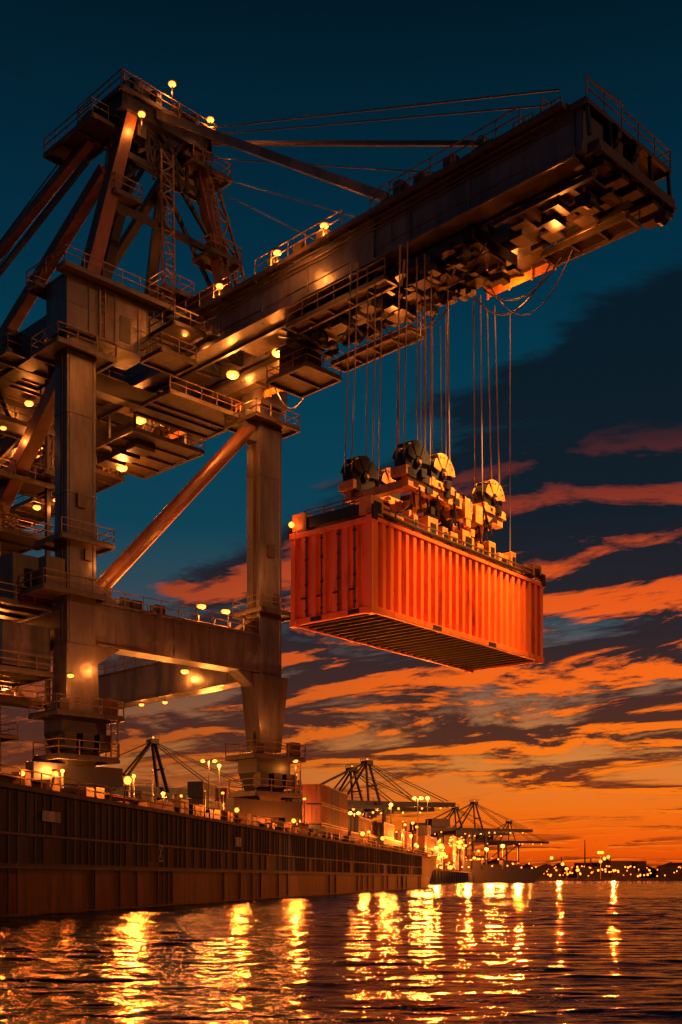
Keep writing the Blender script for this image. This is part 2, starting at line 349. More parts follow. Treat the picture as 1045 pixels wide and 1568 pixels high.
# hanging cable loops
rp2=MB(T)
def cat(p,q,sag,n=18,r=.06):
    p=Vector(p);q=Vector(q);pr=None
    for i in range(n+1):
        t=i/n; c=p.lerp(q,t)+Vector((0,0,-sag*4*t*(1-t)))
        if pr is not None: rp2.cyl(pr,c,r,6)
        pr=c
cat((16.8,25.5,44.6),(16.9,33.5,44.4),3.4);cat((16.8,26.3,44.6),(16.9,34.5,44.3),2.6);cat((16.8,27.2,44.6),(16.6,35.2,44.2),4.0,r=.045)
cat((16.8,4.0,44.6),(16.9,10,44.4),3.6);cat((16.8,5.2,44.6),(16.9,10.6,44.3),2.7)
cat((15.0,19,43.2),(15.2,24.5,43.2),2.3);cat((15.0,20.5,43.2),(15.2,26,43.2),1.6);cat((12,14,43.2),(12,19,43.2),1.8);cat((11,26,43.2),(11.5,31.5,43.2),1.9)
for k in range(7): cat((14.9,-16+k*2.1,44.3),(14.9,-14+k*2.1,44.3),1.1,8,.05)
# lamps
for a in((5.2,1.5,AZ-2.0,500),(8.3,1.4,AZ+2.0,700),(12.4,1.3,AZ+1.0,600),
         (4.4,-1,48.9,500),(8.6,-1,50.6,450)): lamp(*a)
for v in(6.6,13.5,18.6): lamp(9.1,v,48.5,1500)
for (u,v,z,P) in((13.6,8.6,44.0,2400),(13.6,2.8,44.0,2400),(14.0,30,44.1,2800),(14,-11.2,44.2,2200),(14.6,-15.1,40.9,2200),(12.6,-26.5,44.2,1700),(12.5,-31,44.0,1700)):
    lamp(u,v,z,P,.55,False,.78)
for (u,v,z,P) in((13,-.7,24.8,900),(15.7,-.7,24.8,900),(18.2,-9.9,21.0,900),(19.4,-18.7,18.9,400),(19.4,-14.7,18.7,350),
                 (-1,-8.6,25.6,900),(-1,-9.2,17.2,1100),(-2,-8.2,21.8,900),(3.1,-8,33.4,350),(-1.8,-8,38.2,400),(3.4,-13,43.2,600),(10,-23,37.8,500),(-1.8,2.2,16.6,350),(21.4,2.2,11.8,250)):
    lamp(u,v,z,P,.40 if P>450 else .26,False,.62)
for (u,v,z,P) in((2.8,2.6,26.4,500),(1.6,2.8,17.8,800),(17.6,3.0,28.5,550),(19.2,3.0,15,350)):
    point('leg_fill',(u,-v,z),P,crane,.3)  # added fill points without fixtures, brighten the legs
point('tip_fill',(13,-36.0,42.4),1000,crane,.3); point('tip_fill2',(17.6,-35,44.0),500,crane,.3); point('web_fill',(7.6,-15.8,46.6),900,crane,.3); point('web_fill2',(8.4,-3.0,45.5),500,crane,.3)  # unseen fill points, no lamp modelled, warm the boom tip and web
point('side_fill',(17.4,-29,43.2),700,crane,.3); point('side_fill2',(17.4,-5,43.2),700,crane,.3); point('side_fill3',(17.4,-.5,43.2),500,crane,.3)  # bare lights added below the side platforms to brighten the fascia
point('trolley_fill',(13,-22,41.6),600,crane,.3)  # unseen fill below the trolley, no fixture
point('brace_fill',(10,-2.4,29.5),400,crane,.3); point('rear_fill',(3,12,38),700,crane,.3); point('rear_fill2',(2,20,30),700,crane,.3)  # added fill lights for brace and rear structure, no lamps here
point('beam_fill',(12,-5,20),350,crane,.3)  # unseen fill added for the cross beam
sl=bpy.data.lights.new('load_fill_spot','SPOT'); sl.energy=125000; sl.color=(1,.40,.11); sl.spot_size=math.radians(46); sl.spot_blend=.6; sl.shadow_soft_size=.4  # extra spot with no fixture, added to brighten the container
so=bpy.data.objects.new('load_fill_spot',sl); COL.objects.link(so); so.parent=crane; so.location=(18.2,-37,43.0)
dd=Vector((-18.2+ ((6.1+20.8)*.7071+(82-90)*.7071), 37+(-(6.1+20.8)*.7071+(82-90)*.7071), 21-43)); so.rotation_euler=(-dd).to_track_quat('Z','Y').to_euler()
st.obj('steel_frame',STEEL,crane,.04); dk.obj('dark_machinery',STEELD,crane); gr.obj('walkways',GRATE,crane)
rl.obj('railings_and_ladders',RAIL,crane); lm.obj('lamp_lenses',LAMP,crane); hl.obj('lamp_housings',STEELD,crane)
rp.obj('stay_ropes',ROPE,crane); rp2.obj('festoon_cables',ROPE,crane); fa.obj('lamplit_fascia',YEL,crane); br.obj('braces_and_pylon_legs',BRACE,crane,.04)
# ------------------------------------------------------------------ CONTAINER
L,W,H=21.6,6.8,6.15
CP=(6.1,82,17.75); CR=math.radians(51)
cont=empty('shipping_container',CP,CR)
cb=MB()
def corr(mb,p0,dirv,nrm,length,z0,z1,pitch,depth):
    d=Vector(dirv);n=Vector(nrm);p0=Vector(p0)
    k=int(length/pitch); pitch=length/k; prof=[]
    for i in range(k):
        b=i*pitch
        prof+=[(b,0),(b+pitch*.40,0),(b+pitch*.5,-depth),(b+pitch*.90,-depth)]
    prof.append((length,0))
    vs=[];fs=[]
    for (s_,o) in prof:
        c=p0+d*s_+n*o; vs+=[(c.x,c.y,z0),(c.x,c.y,z1)]
    for i in range(len(prof)-1): fs.append((2*i,2*i+2,2*i+3,2*i+1))
    mb.add(vs,fs)
sh=MB()
corr(sh,(-L/2+.35,-W/2+.08,0),(1,0,0),(0,-1,0),L-.7,.45,H-.3,.83,.32)
corr(sh,(-L/2+.35,W/2-.08,0),(1,0,0),(0,1,0),L-.7,.45,H-.3,.83,.32)
corr(sh,(-L/2+.08,-W/2+.35,0),(0,1,0),(-1,0,0),W-.7,.45,H-.35,.87,.26)
corr(sh,(L/2-.08,-W/2+.35,0),(0,1,0),(1,0,0),W-.7,.45,H-.35,.87,.26)
sh.add([(-L/2+.2,-W/2+.2,H-.1),(L/2-.2,-W/2+.2,H-.1),(L/2-.2,W/2-.2,H-.1),(-L/2+.2,W/2-.2,H-.1)],[(0,1,2,3)])
sh.obj('corrugated_panels',ORANGE,cont)
for sx in(-1,1):
    for sy in(-1,1):
        x=sx*(L/2-.2);y=sy*(W/2-.2)
        cb.cbox((x,y,H/2),(.38,.38,H-.7))
        for z in(.2,H-.2): cb.cbox((x,y,z),(.52,.52,.42))
for sy in(-1,1):
    cb.box((-L/2+.45,sy*(W/2)-sy*.02,.08),(L/2-.45,sy*(W/2-.3),.47)); cb.box((-L/2+.45,sy*(W/2)-sy*.02,H-.32),(L/2-.45,sy*(W/2-.25),H-.05))
for sx in(-1,1):
    cb.box((sx*(L/2)-sx*.02,-W/2+.45,.08),(sx*(L/2-.3),W/2-.45,.5)); cb.box((sx*(L/2)-sx*.02,-W/2+.45,H-.4),(sx*(L/2-.25),W/2-.45,H-.05))
cb.obj('frame',ORANGE,cont,.03)
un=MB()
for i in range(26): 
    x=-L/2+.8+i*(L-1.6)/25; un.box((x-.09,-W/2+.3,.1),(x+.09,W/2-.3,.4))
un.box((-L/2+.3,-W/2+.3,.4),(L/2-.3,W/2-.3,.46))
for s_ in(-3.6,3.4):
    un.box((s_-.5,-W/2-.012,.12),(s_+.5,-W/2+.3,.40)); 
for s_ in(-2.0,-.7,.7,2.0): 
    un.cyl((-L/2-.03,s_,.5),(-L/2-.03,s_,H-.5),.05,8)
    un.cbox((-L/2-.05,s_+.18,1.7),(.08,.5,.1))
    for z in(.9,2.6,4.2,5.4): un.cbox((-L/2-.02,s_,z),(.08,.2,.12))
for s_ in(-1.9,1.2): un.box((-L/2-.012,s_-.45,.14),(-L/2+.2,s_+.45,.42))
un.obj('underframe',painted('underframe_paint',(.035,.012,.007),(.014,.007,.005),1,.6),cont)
# ------------------------------------------------------------------ SPREADER
sp=empty('container_spreader',CP,CR); y_=MB(); d_=MB(); p_=MB()
for s_ in(-.95,.95):
    y_.box((-5.5,s_-.5,H+.5),(5.5,s_+.5,H+1.5)); y_.box((-9.8,s_-.32,H+.62),(-5.5,s_+.32,H+1.35)); y_.box((5.5,s_-.32,H+.62),(9.8,s_+.32,H+1.35))
for sx in(-1,1):
    d_.box((sx*9.7,-W/2+.1,H+.25),(sx*10.5,W/2-.1,H+.95))
    for sy in(-1,1):
        y_.box((sx*10.75-sx*1.3,sy*(W/2-.1)-sy*.02,H+.12),(sx*10.75,sy*(W/2-1.1),H+1.25))
        d_.box((sx*10.9-sx*.5,sy*(W/2+.14),H-.3),(sx*10.9,sy*(W/2+.02),H+.6))
        p_.cbox((sx*9.0,sy*(W/2-.7),H+.7),(.9,.8,.7))
for x,w,h in((-7.5,1.5,.4),(-5.4,.5,.9),(-3.4,1.2,1.2),(-1.9,.7,.9),(-.8,.9,.8),(1.0,1.5,1.3),(2.6,.8,.8),(4.2,.9,1.3),(5.8,1.3,.75),(7.2,.7,1.2)):
    y_.box((x-w/2,-W/2+.5,H+.35),(x+w/2,-W/2+1.9,H+.45+h)); d_.box((x-w/2-.15,-W/2+.7,H+.3),(x+w/2+.15,-W/2+2.4,H+.35)); d_.box((x-w/4,-W/2+.44,H+.5),(x+w/4,-W/2+.5,H+.3+h*.8))
rlx=MB(); rlx.rail([(-10,-W/2+.25,H+.1),(10,-W/2+.25,H+.1)],.65,2.0,.08); rlx.rail([(-10.5,-2.4,H+.9),(-10.5,2.4,H+.9)],.5,1.6,.07); rlx.obj('guard_rail',RAIL,sp)
d_.box((-9.6,-W/2+.1,H+.2),(9.6,-W/2+.32,H+.34)); d_.box((-9.6,W/2-.32,H+.2),(9.6,W/2-.1,H+.34))
HB=H+3.2
for s_ in(-2.4,2.4):
    y_.box((-6.0,s_-.3,HB),(6.0,s_+.3,HB+.75))
    for x in(-3.5,-.2,3.0): d_.box((x-.35,s_-.33,HB+.12),(x+.35,s_+.33,HB+.62))
for x in(-5.4,-1.8,1.8,5.4): y_.box((x-.35,-2.05,HB+.02),(x+.35,2.05,HB+.6))
for x in(-4.2,4.2):
    for s_ in(-1.6,1.6):
        y_.beam((x,s_,H+1.5),(x*.98,s_*1.2,HB),.45,.45); d_.beam((x-1.4,s_,H+1.5),(x+.9,s_*1.2,HB),.22)
for x in(-1.8,1.8):
    for s_ in(-1.4,1.4): d_.beam((x,s_,H+1.4),(-x,s_*1.3,HB),.28)
random.seed(31)
def fender(mb,x,s0,s1,zc,r0,r1,a0,a1,n=9):
    vs=[];fs=[]
    for i in range(n+1):
        t=math.radians(a0+(a1-a0)*i/n); c,sn=math.cos(t),math.sin(t)
        vs+=[(x+r0*c,s0,zc+r0*sn),(x+r1*c,s0,zc+r1*sn),(x+r1*c,s1,zc+r1*sn),(x+r0*c,s1,zc+r0*sn)]
    for i in range(n):
        a=4*i;b=a+4
        for j in range(4): fs.append((a+j,b+j,b+(j+1)%4,a+(j+1)%4))
    fs+=[(0,1,2,3),(4*n+3,4*n+2,4*n+1,4*n)]
    mb.add(vs,fs)
for x in(-5.0,-2.0,4.7):
    for s_ in(-2.2,2.2):
        zc=HB+1.75
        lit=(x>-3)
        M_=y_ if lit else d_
        for o in(-.36,-.12,.12,.36): d_.cyl((x,s_+o-.09,zc),(x,s_+o+.09,zc),1.26,24)
        for o in(-.60,.60):
            # side housing: rounded shoulder plate made of separate bolted segments with gaps
            fender(M_,x,s_+o-.05,s_+o+.05,zc,.42,1.42,8,62,5); fender(M_,x,s_+o-.05,s_+o+.05,zc,.42,1.42,70,122,5)
            fender(M_,x,s_+o-.05,s_+o+.05,zc,.42,1.25,132,170,4)
            M_.box((x-1.25,s_+o-.05,HB+.6),(x+1.3,s_+o+.05,HB+1.15))
            d_.cyl((x,s_+o-.09,zc),(x,s_+o+.09,zc),.30,14)
            d_.cbox((x+.55,s_+o,HB+.85),(.5,.14,.3)); d_.cbox((x-.55,s_+o,HB+.9),(.3,.14,.25))
            for t in(30,50,90,110): d_.cbox((x+1.15*math.cos(math.radians(t)),s_+o,zc+1.15*math.sin(math.radians(t))),(.12,.14,.12))
        fender(M_,x,s_-.55,s_+.55,zc,1.38,1.44,20,58,4); fender(M_,x,s_-.55,s_+.55,zc,1.38,1.44,74,118,4)
        p_.cyl((x,s_-.82,zc),(x,s_+.82,zc),.14,12)
        y_.cbox((x-1.25,s_,HB+.95),(.4,1.3,.6)); y_.cbox((x+1.4,s_,HB+.85),(.35,1.2,.5))
        d_.cbox((x+.2,s_+(.8 if s_>0 else -.8),HB+1.0),(.5,.25,.5))
for x in(1.0,2.4): y_.box((x-.5,-2.95,HB-.6),(x+.4,-2.1,HB+.7)); p_.box((x-.4,-1.9,HB+.65),(x+.4,-.8,HB+1.5))
d_.box((-.8,.2,HB+.65),(.9,1.7,HB+1.5)); y_.cyl((2.2,0,HB+.65),(2.2,0,HB+2.3),.3,12); y_.cbox((2.2,0,HB+2.4),(.7,.7,.6)); y_.box((1.5,-.9,HB+.7),(2.9,.9,HB+1.3))
for i in range(80):
    x=random.uniform(-5.8,5.8); s_=random.choice([-1,1])*random.uniform(.5,2.9); a=random.uniform(.2,.7)
    (d_ if i%2 else y_).cbox((x,s_,HB+random.uniform(-1.9,1.1)),(a,random.uniform(.2,.6),random.uniform(.2,.7)))
for i in range(24):
    x=random.uniform(-5.5,5); s_=-2.4+random.uniform(-.5,.6); d_.beam((x,s_,HB+random.uniform(-1.8,.2)),(x+random.uniform(-1.4,1.4),s_,HB+random.uniform(-.2,1.2)),.1)
for s_ in (-2.9,2.9):
    for i in range(5): d_.beam((-5+i*2.1,s_,HB+.1),(-4+i*2.1,s_*.8,HB-1.1),.14)
y_.obj('yellow_frame',YEL,sp,.03); d_.obj('sheaves_and_fittings',STEELD,sp); p_.obj('boxes',YEL,sp,.04)
m_=MB(); m_.sph((-10.9,W/2-.2,H+.55),.2); m_.obj('marker_lamp',LAMP,sp); point('marker_light',(-11.4,W/2-.2,H+.6),40,sp,.1)
hr=MB()
TZ=43.4-CP[2]
for x in(-5.0,-2.0,4.7):
    for s_ in(-2.2,2.2):
        for o in((-1.1,-.3),(1.1,-.3),(-1.1,.3),(1.1,.35)):
            if abs(x+2.0)<.1 and o[1]>0: continue
            hr.cyl((x+o[0]*1.1,s_+o[1],HB+1.7),(x*.93+o[0]*.9,s_*.95+o[1],TZ),.05,6)
for (x,y) in((2.2,-.2),(0.2,.6),(7.2,-2.6)): hr.cyl((x,y,HB+(2.4 if x<7 else -2.2)),(x,y,TZ),.045,6)
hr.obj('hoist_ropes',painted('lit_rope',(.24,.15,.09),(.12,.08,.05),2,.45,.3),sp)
# ------------------------------------------------------------------ SHIP
SA=math.atan2(.983,.1838)
ship=empty('cargo_ship',(-10.4,35.2,0),SA)
ZD=4.1; hm=MB()
def sect(x):
    t=max(0,(x-112)/33.0); t=min(t,1)
    wl=3.1*(1-t**1.7); tp=3.1*(1-max(0,(x-124)/24.0)**2.2) if x<148 else 0.05
    return max(wl,.04),max(min(tp,3.1),.05)
xs=[-32+i*3 for i in range(49)]+[115+i*1.5 for i in range(20)]
xs=sorted(set(x for x in xs if x<=143))
vs=[];fs=[]
lv=[(-1.2,0),(0,0),(1.5,.25),(2.9,.6),(4.1,1)]
ring=[]
for x in xs:
    wl,tp=sect(x); r=[]
    for z,k in lv: 
        hw=wl+(tp-wl)*k; ex=(k*4.5)*max(0,(x-112)/31)
        r.append((x+ex,3.1-hw,z+ (0.9*max(0,(x-108)/35)**2 if z>4 else 0)))
    for z,k in reversed(lv):
        hw=wl+(tp-wl)*k; ex=(k*4.5)*max(0,(x-112)/31)
        r.append((x+ex,3.1+hw,z+(0.9*max(0,(x-108)/35)**2 if z>4 else 0)))
    ring.append(r)
m=len(ring[0])
for r in ring: vs+=r
for i in range(len(ring)-1):
    for j in range(m): fs.append((i*m+j,(i+1)*m+j,(i+1)*m+(j+1)%m,i*m+(j+1)%m))
fs.append(tuple(range(m))); fs.append(tuple(reversed(range((len(ring)-1)*m,len(ring)*m))))
hm.add(vs,fs)
HULL,nt,b=newmat('hull_paint')
tc=N(nt,'ShaderNodeTexCoord'); sx=N(nt,'ShaderNodeSeparateXYZ'); nt.links.new(tc.outputs['Object'],sx.inputs[0])
mp=N(nt,'ShaderNodeMapping'); mp.inputs['Scale'].default_value=(1.1,1,.12); nt.links.new(tc.outputs['Object'],mp.inputs[0])
n1=N(nt,'ShaderNodeTexNoise'); n1.inputs['Scale'].default_value=1.4; n1.inputs['Detail'].default_value=10; n1.inputs['Roughness'].default_value=.7; nt.links.new(mp.outputs[0],n1.inputs['Vector'])
ad=N(nt,'ShaderNodeMath',operation='MULTIPLY_ADD'); ad.inputs[1].default_value=.35; nt.links.new(n1.outputs['Fac'],ad.inputs[0]); nt.links.new(sx.outputs['Z'],ad.inputs[2])
rz=N(nt,'ShaderNodeValToRGB'); e=rz.color_ramp.elements; e[0].position=.0; e[0].color=(.003,.002,.002,1); e[1].position=.08; e[1].color=(.048,.018,.008,1)
for p,c in((.33,(.055,.021,.010,1)),(.345,(.011,.010,.012,1)),(.62,(.013,.012,.014,1)),(.64,(.022,.017,.016,1)),(1,(.026,.020,.018,1))):
    q=e.new(p); q.color=c
dv=N(nt,'ShaderNodeMath',operation='DIVIDE'); dv.inputs[1].default_value=4.6; nt.links.new(ad.outputs[0],dv.inputs[0]); nt.links.new(dv.outputs[0],rz.inputs[0])
mu=N(nt,'ShaderNodeMix',data_type='RGBA',blend_type='MULTIPLY'); mu.inputs['Factor'].default_value=.95
r3=N(nt,'ShaderNodeValToRGB'); r3.color_ramp.elements[0].position=.36; r3.color_ramp.elements[0].color=(.15,.15,.15,1); r3.color_ramp.elements[1].position=.66; r3.color_ramp.elements[1].color=(2.2,1.8,1.5,1)
nt.links.new(n1.outputs['Fac'],r3.inputs[0]); nt.links.new(rz.outputs[0],mu.inputs['A']); nt.links.new(r3.outputs[0],mu.inputs['B']); nt.links.new(mu.outputs['Result'],b.inputs['Base Color'])
b.inputs['Roughness'].default_value=.6; b.inputs['Specular IOR Level'].default_value=.2
hm.obj('hull',HULL,ship)
rb=MB()
x=-30; random.seed(2)
while x<112:
    rb.box((x,-.05,2.65),(x+.07,.01,4.0)); 
    if random.random()<.75: rb.box((x,-.035,1.7),(x+.05,.01,2.55))
    if random.random()<.22: rb.box((x,-.04,.1),(x+.06,.01,1.5))
    x+=.62*random.choice([1,1,1,1,2])
rb.box((-32,-.12,4.0),(124,.1,4.16)); rb.box((-32,-.06,2.57),(112,0.0,2.65)); rb.box((-32,-.05,1.52),(112,0,1.58))
rb.obj('hull_ribs',painted('rib_paint',(.022,.016,.014),(.008,.007,.007),1,.6),ship)
dr=MB(); dr.rail([(-30,.1,4.15),(126,.1,4.15)],.55,1.5,.04); dr.obj('deck_railing',painted('deck_rail_paint',(.03,.018,.012),(.012,.009,.007),1,.5),ship)
dkh=MB(); 
for i in range(16):
    x0=-28+i*9; dkh.box((x0,1.2,4.1),(x0+7.6,5,4.55)); dkh.box((x0+.3,1.0,4.55),(x0+7.3,5.2,4.65))
for i in range(80):
    x0=random.uniform(-5,125); h=random.uniform(.2,.9); dkh.box((x0,.7,4.1),(x0+random.uniform(.3,1.2),1.2,4.1+h))
for x in(132,136,139): dkh.cyl((x,3.1,4.5),(x,3.1,5.4),.35,10); 
dkh.beam((128,3.1,4.2),(128,3.1,8),.25)
dkh.obj('deck_fittings',painted('deck_fitting_paint',(.03,.013,.008),(.012,.007,.005),1,.6),ship)
nm=MB(); nm.box((2.7,-.075,3.1),(4.1,-.06,3.45)); nm.box((25.9,-.075,2.9),(27.0,-.06,3.4)); nm.obj('name_board',painted('faded_white_paint',(.22,.16,.12),(.05,.035,.025),4,.6),ship)
mk=MB()
for a,c in(((13.9,-.1,2.55),(14.3,-.1,2.0)),((14.3,-.1,2.55),(13.9,-.1,2.0)),((13.85,-.1,2.6),(14.35,-.1,2.6)),((13.85,-.1,1.95),(14.35,-.1,1.95))): mk.beam(a,c,.05)
mk.obj('draught_mark',painted('mark_paint',(.2,.14,.1),(.12,.09,.06),3,.6),ship)
sl=MB(); slp=MB()
for i,(x,z,P,s_) in enumerate(((1.9,4.6,60,.09),(4.4,4.8,90,.10),(11.2,5.15,5200,.17),(27.3,4.9,2600,.13),(41,5.0,3200,.15),(68.4,5.2,4600,.2),(80.4,5.2,4200,.2),(108,5.4,3600,.2),(-1.5,4.9,1400,.12))):
    sl.sph((x,.25,z),s_); slp.beam((x,.45,4.1),(x,.3,z-s_),.06); slp.cyl((x,.25,z+s_),(x,.25,z+s_+.06),s_*1.2,10)
    if P>100: point('deck_light_%d'%i,(x,.12,z+.55),P,ship,.16,LW)
    else: point('deck_light_%d'%i,(x,.0,z),P,ship,.1,LW)
sl.obj('deck_lamp_lenses',LAMPS,ship); slp.obj('deck_lamp_posts',STEELD,ship)
# ------------------------------------------------------------------ QUAY
q=MB()
def hp(t,off): return (-10.4+.1838*t-.983*off, 35.2+.983*t+.1838*off)
a=hp(-60,6.6); b2=hp(470,6.6); 
q.add([(a[0],a[1],-3),(b2[0],b2[1],-3),(b2[0]-500,b2[1]+60,-3),(a[0]-500,a[1],-3),(a[0],a[1],3),(b2[0],b2[1],3),(b2[0]-500,b2[1]+60,3),(a[0]-500,a[1],3)],[(3,2,1,0),(4,5,6,7),(0,1,5,4),(1,2,6,5),(2,3,7,6),(3,0,4,7)])
q.obj('quay',CONCR)
q=MB(); 
for i in range(90):
    t=-50+i*5.8; x0,y0=hp(t,6.45); q.cyl((x0,y0,.3),(x0,y0,2.8),.22,8)
q.obj('quay_fenders',BLK)
cols=[(.22,.035,.012),(.03,.022,.02),(.16,.05,.02),(.016,.022,.035),(.12,.025,.012),(.08,.025,.015),(.035,.032,.028)]
cm=[painted('stack_paint_%d'%i,c,tuple(v*.6 for v in c),.5,.55) for i,c in enumerate(cols)]
def stack(t,off,nx,nz,sc=1.0,rot=SA):
    x0,y0=hp(t,off); e=empty('container_stack',(x0,y0,3.0),rot)
    for k,mt in enumerate(cm):
        mb=MB(); cnt=0
        for i in range(nx):
            hh=max(1,nz-random.Random(int(t*3+i)).choice([0,0,1,1,2]))
            for j in range(hh):
                if random.Random(int(t*7+i*31+j*17+nx)).randrange(len(cm))!=k: continue
                x=i*6.4*sc; z=j*2.62*sc; cnt+=1
                mb.box((x,0,z+.06),(x+6.1*sc,2.44*sc,z+2.5*sc))
                n=14
                for r in range(n+1):
                    xx=x+r*6.1*sc/n; mb.box((xx-.06,-.06,z+.1),(xx+.06,.0,z+2.45*sc))
                for zz in(0.06,2.4*sc): mb.box((x,-.09,z+zz),(x+6.1*sc,0.0,z+zz+.14))
                for yy in(.05,.6,1.2,1.8,2.35): mb.box((x-.06,yy,z+.1),(x,yy+.08,z+2.45*sc))
        if cnt: mb.obj('containers_%d'%k,mt,e)
for t,off,nx,nz in((58,30,2,2),(62,16,2,2),(90,14,3,3),(112,13,3,4),(134,13,4,3),(160,12,4,4),(190,13,4,3),(222,12,4,4),(255,14,5,3),(292,12,5,4),(330,14,5,3),(372,12,6,3),(420,14,6,3),
                   (70,34,3,3),(100,40,4,4),(135,36,4,5),(170,38,5,5),(215,36,5,5),(270,40,6,4),(100,70,5,4),(60,60,4,3)):
    stack(t,off,nx,nz)
# ------------------------------------------------------------------ distant cranes
def small_crane(loc,rz,s,raised=0.0):
    e=empty('container_crane',loc,rz); e.scale=(s,s,s)
    a=MB(); l=MB()
    for u in(-7,7):
        for v in(-9,9):
            a.beam((u,v,1),(u*.93,v,22),1.0,1.0); a.box((u-2.6,v-.8,0),(u+2.6,v+.8,1.3))
        a.beam((u,-9,9),(u,9,9),.9,1.3); a.beam((u*.93,-9,22),(u*.93,9,22),.9,1.3); a.beam((u,-9,9.6),(u*.93,9,21.5),.55)
    for v in(-9,9): a.beam((-7,v,9),(7,v,9),.9,1.4); a.beam((-7,v,22),(7,v,22),1,1.6)
    for u in(-1.6,1.6):
        a.box((u-.4,-24,22.8),(u+.4,12,24.6))
        a.beam((u,12,23.7),(u,42,23.7+raised),.8,1.7)
        a.beam((u*2.6,9,23),(u*.6,6,38),.8,.8); a.beam((u*2.6,-6,23.5),(u*.6,5.4,38),.6,.6)
        a.beam((u*.6,6,38),(u,26,24.8+raised*.5),.28); a.beam((u*.6,6,38),(u,39,25+raised),.24); a.beam((u*.6,5,38),(u,-22,25),.3)
    for k in range(12): a.beam((-1.6,-22+k*5.4 if k<6 else 12+(k-6)*5,23.6+(raised*(k-6)/6 if k>=6 else 0)),(1.6,-22+k*5.4 if k<6 else 12+(k-6)*5,23.6+(raised*(k-6)/6 if k>=6 else 0)),.4)
    a.box((-2.4,4.6,37.4),(2.4,7,38.8)); a.beam((-3.6,8,30),(3.6,8,30),.5); a.rail([(-2.4,4.6,38.8),(2.4,4.6,38.8),(2.4,7,38.8)],1.2,1.2,.1)
    a.box((-3.6,-22,24.8),(3.6,-11,29)); a.box((-1.4,13,20.4),(1.4,16,22.8)); a.rail([(-2.1,-22,24.6),(-2.1,12,24.6)],1.2,2.5,.12)
    a.obj('frame',STEELD,e)
    for (u,v,z,r) in((-2,38,22.6+raised,.34),(-2,30,22.4+raised*.7,.34),(-2,20,22.4,.4),(2,14,22.2,.4),(-3,2,21.8,.45),(-3,-8,21.8,.4),(3,-16,22,.35),(-7,9,10.6,.5),(7,9,8,.45),(0,9,8,.5),(-7,-9,7.5,.5),(0,6,39.4,.25),(5,9,3.4,.5),(-4,9,3.2,.5)):
        l.sph((u,v,z),r*1.1)
    l.obj('lamps',LAMPF,e)
    for (u,v,z) in((0,10,20),(0,9,6),(0,26,21)): point('crane_light',(u,v,z),1800,e,.3)
def W_(px,Y): return (px-522.5)/1760*Y
R=math.radians
small_crane((W_(205,250),250,3),R(-62),.74,raised=0)
small_crane((W_(540,258),258,3),R(-62),.64,raised=.5)
small_crane((W_(518,290),290,3),R(-60),.68,raised=.5)
small_crane((W_(712,420),420,3),R(-66),.68,raised=0)
small_crane((W_(684,450),450,3),R(-66),.68,raised=0)
small_crane((W_(770,470),470,3),R(-60),.56,raised=0)
# ------------------------------------------------------------------ quay flood lamps (mass)
fl=MB(); fp=MB(); random.seed(11)
def mast(x,y,z0,h,r,heads=1):
    fp.beam((x,y,z0),(x,y,z0+h),.14)
    for k in range(heads):
        o=(k-(heads-1)/2)*1.5; fl.sph((x+o,y,z0+h),r,r*.8)
        if heads>1: fp.beam((x-abs(o),y,z0+h+.1),(x+abs(o),y,z0+h+.1),.1)
for px,py,Y,hd in((320,1165,140,2),(336,1172,150,1),(205,1188,110,1),(43,1186,84,1),(96,1180,88,1),(150,1210,100,1),(250,1215,120,1),(372,1236,125,1),(455,1262,150,1),(441,1276,150,1),(543,1245,200,2),(503,1225,220,1),(487,1222,230,1),(599,1232,220,1),(640,1222,240,2),(655,1222,240,1),(608,1300,230,1),(630,1280,230,1),(668,1298,260,1),(770,1295,330,1),(745,1300,340,1),(920,1305,560,2),(868,1330,560,1),(885,1332,560,1)):
    x=W_(px,Y); z=1.2+(1345-py)/1760*Y; z0=1.0 if px>830 else 3
    mast(x,Y,z0,z-z0,.0019*Y if Y<500 else .9,hd)
    if px<830: point('mast_light',(x,Y-.8,z),Y*28,None,.4)
for i in range(400):
    t=random.uniform(60,460); off=random.uniform(7.5,45); x,y=hp(t,off); 
    mast(x,y,3,random.choice([1.2,2,3,4.5,7,9]),random.choice([.0004,.0006,.0009,.0014])*y,1)
for i in range(60):
    x=W_(random.uniform(636,705),300); y=300+random.uniform(-4,4); mast(x,y,3,random.uniform(1,9),random.choice([.25,.4,.7]),1)
o1=fl.obj('harbour_floodlights',LAMPF); o2=fp.obj('lamp_posts',STEELD,o1)
for (px,Y,h) in((668,300,5),(700,330,4),(760,340,5),(600,240,5),(560,200,5),(500,180,6),(440,150,6),(790,380,4)):
    point('yard_light',(W_(px,Y),Y-5,3+h),Y*26,None,.5)
for (px,Y,P) in((780,380,240000),(845,560,340000),(925,560,240000),(705,330,80000),(645,240,60000),(740,360,70000)):
    point('shore_flood',(W_(px,Y),Y-20,9),P,None,.8,LW)
ms=empty('moored_ship',(W_(742,330),330,0),R(8)); a=MB()
pr=[(-16,0),(14,0),(18.5,4.2),(-17,3.6)]
a.add([(x,-2.5,z) for x,z in pr]+[(x,2.5,z) for x,z in pr],[(0,1,2,3),(7,6,5,4),(0,4,5,1),(1,5,6,2),(2,6,7,3),(3,7,4,0)])
a.box((-14,-2,3.8),(-9,2,8)); a.box((-13,-1.6,8),(-10,1.6,10)); a.beam((-11,0,10),(-11,0,14),.3); a.beam((10,0,4),(10,0,10),.25)
for k in range(6): a.box((-7+k*3,-2,3.8),(-4.4+k*3,2,5.2+random.choice([0,1.2])))
a.obj('hull_and_house',painted('far_hull',(.006,.005,.005),(.003,.003,.003),1,.6),ms)
l=MB()
for k in range(14): l.sph((-14+k*2.2+random.uniform(-.4,.4),-2.4,4.3+random.uniform(0,2.6)),.22)
l.obj('deck_lamps',LAMPF,ms)
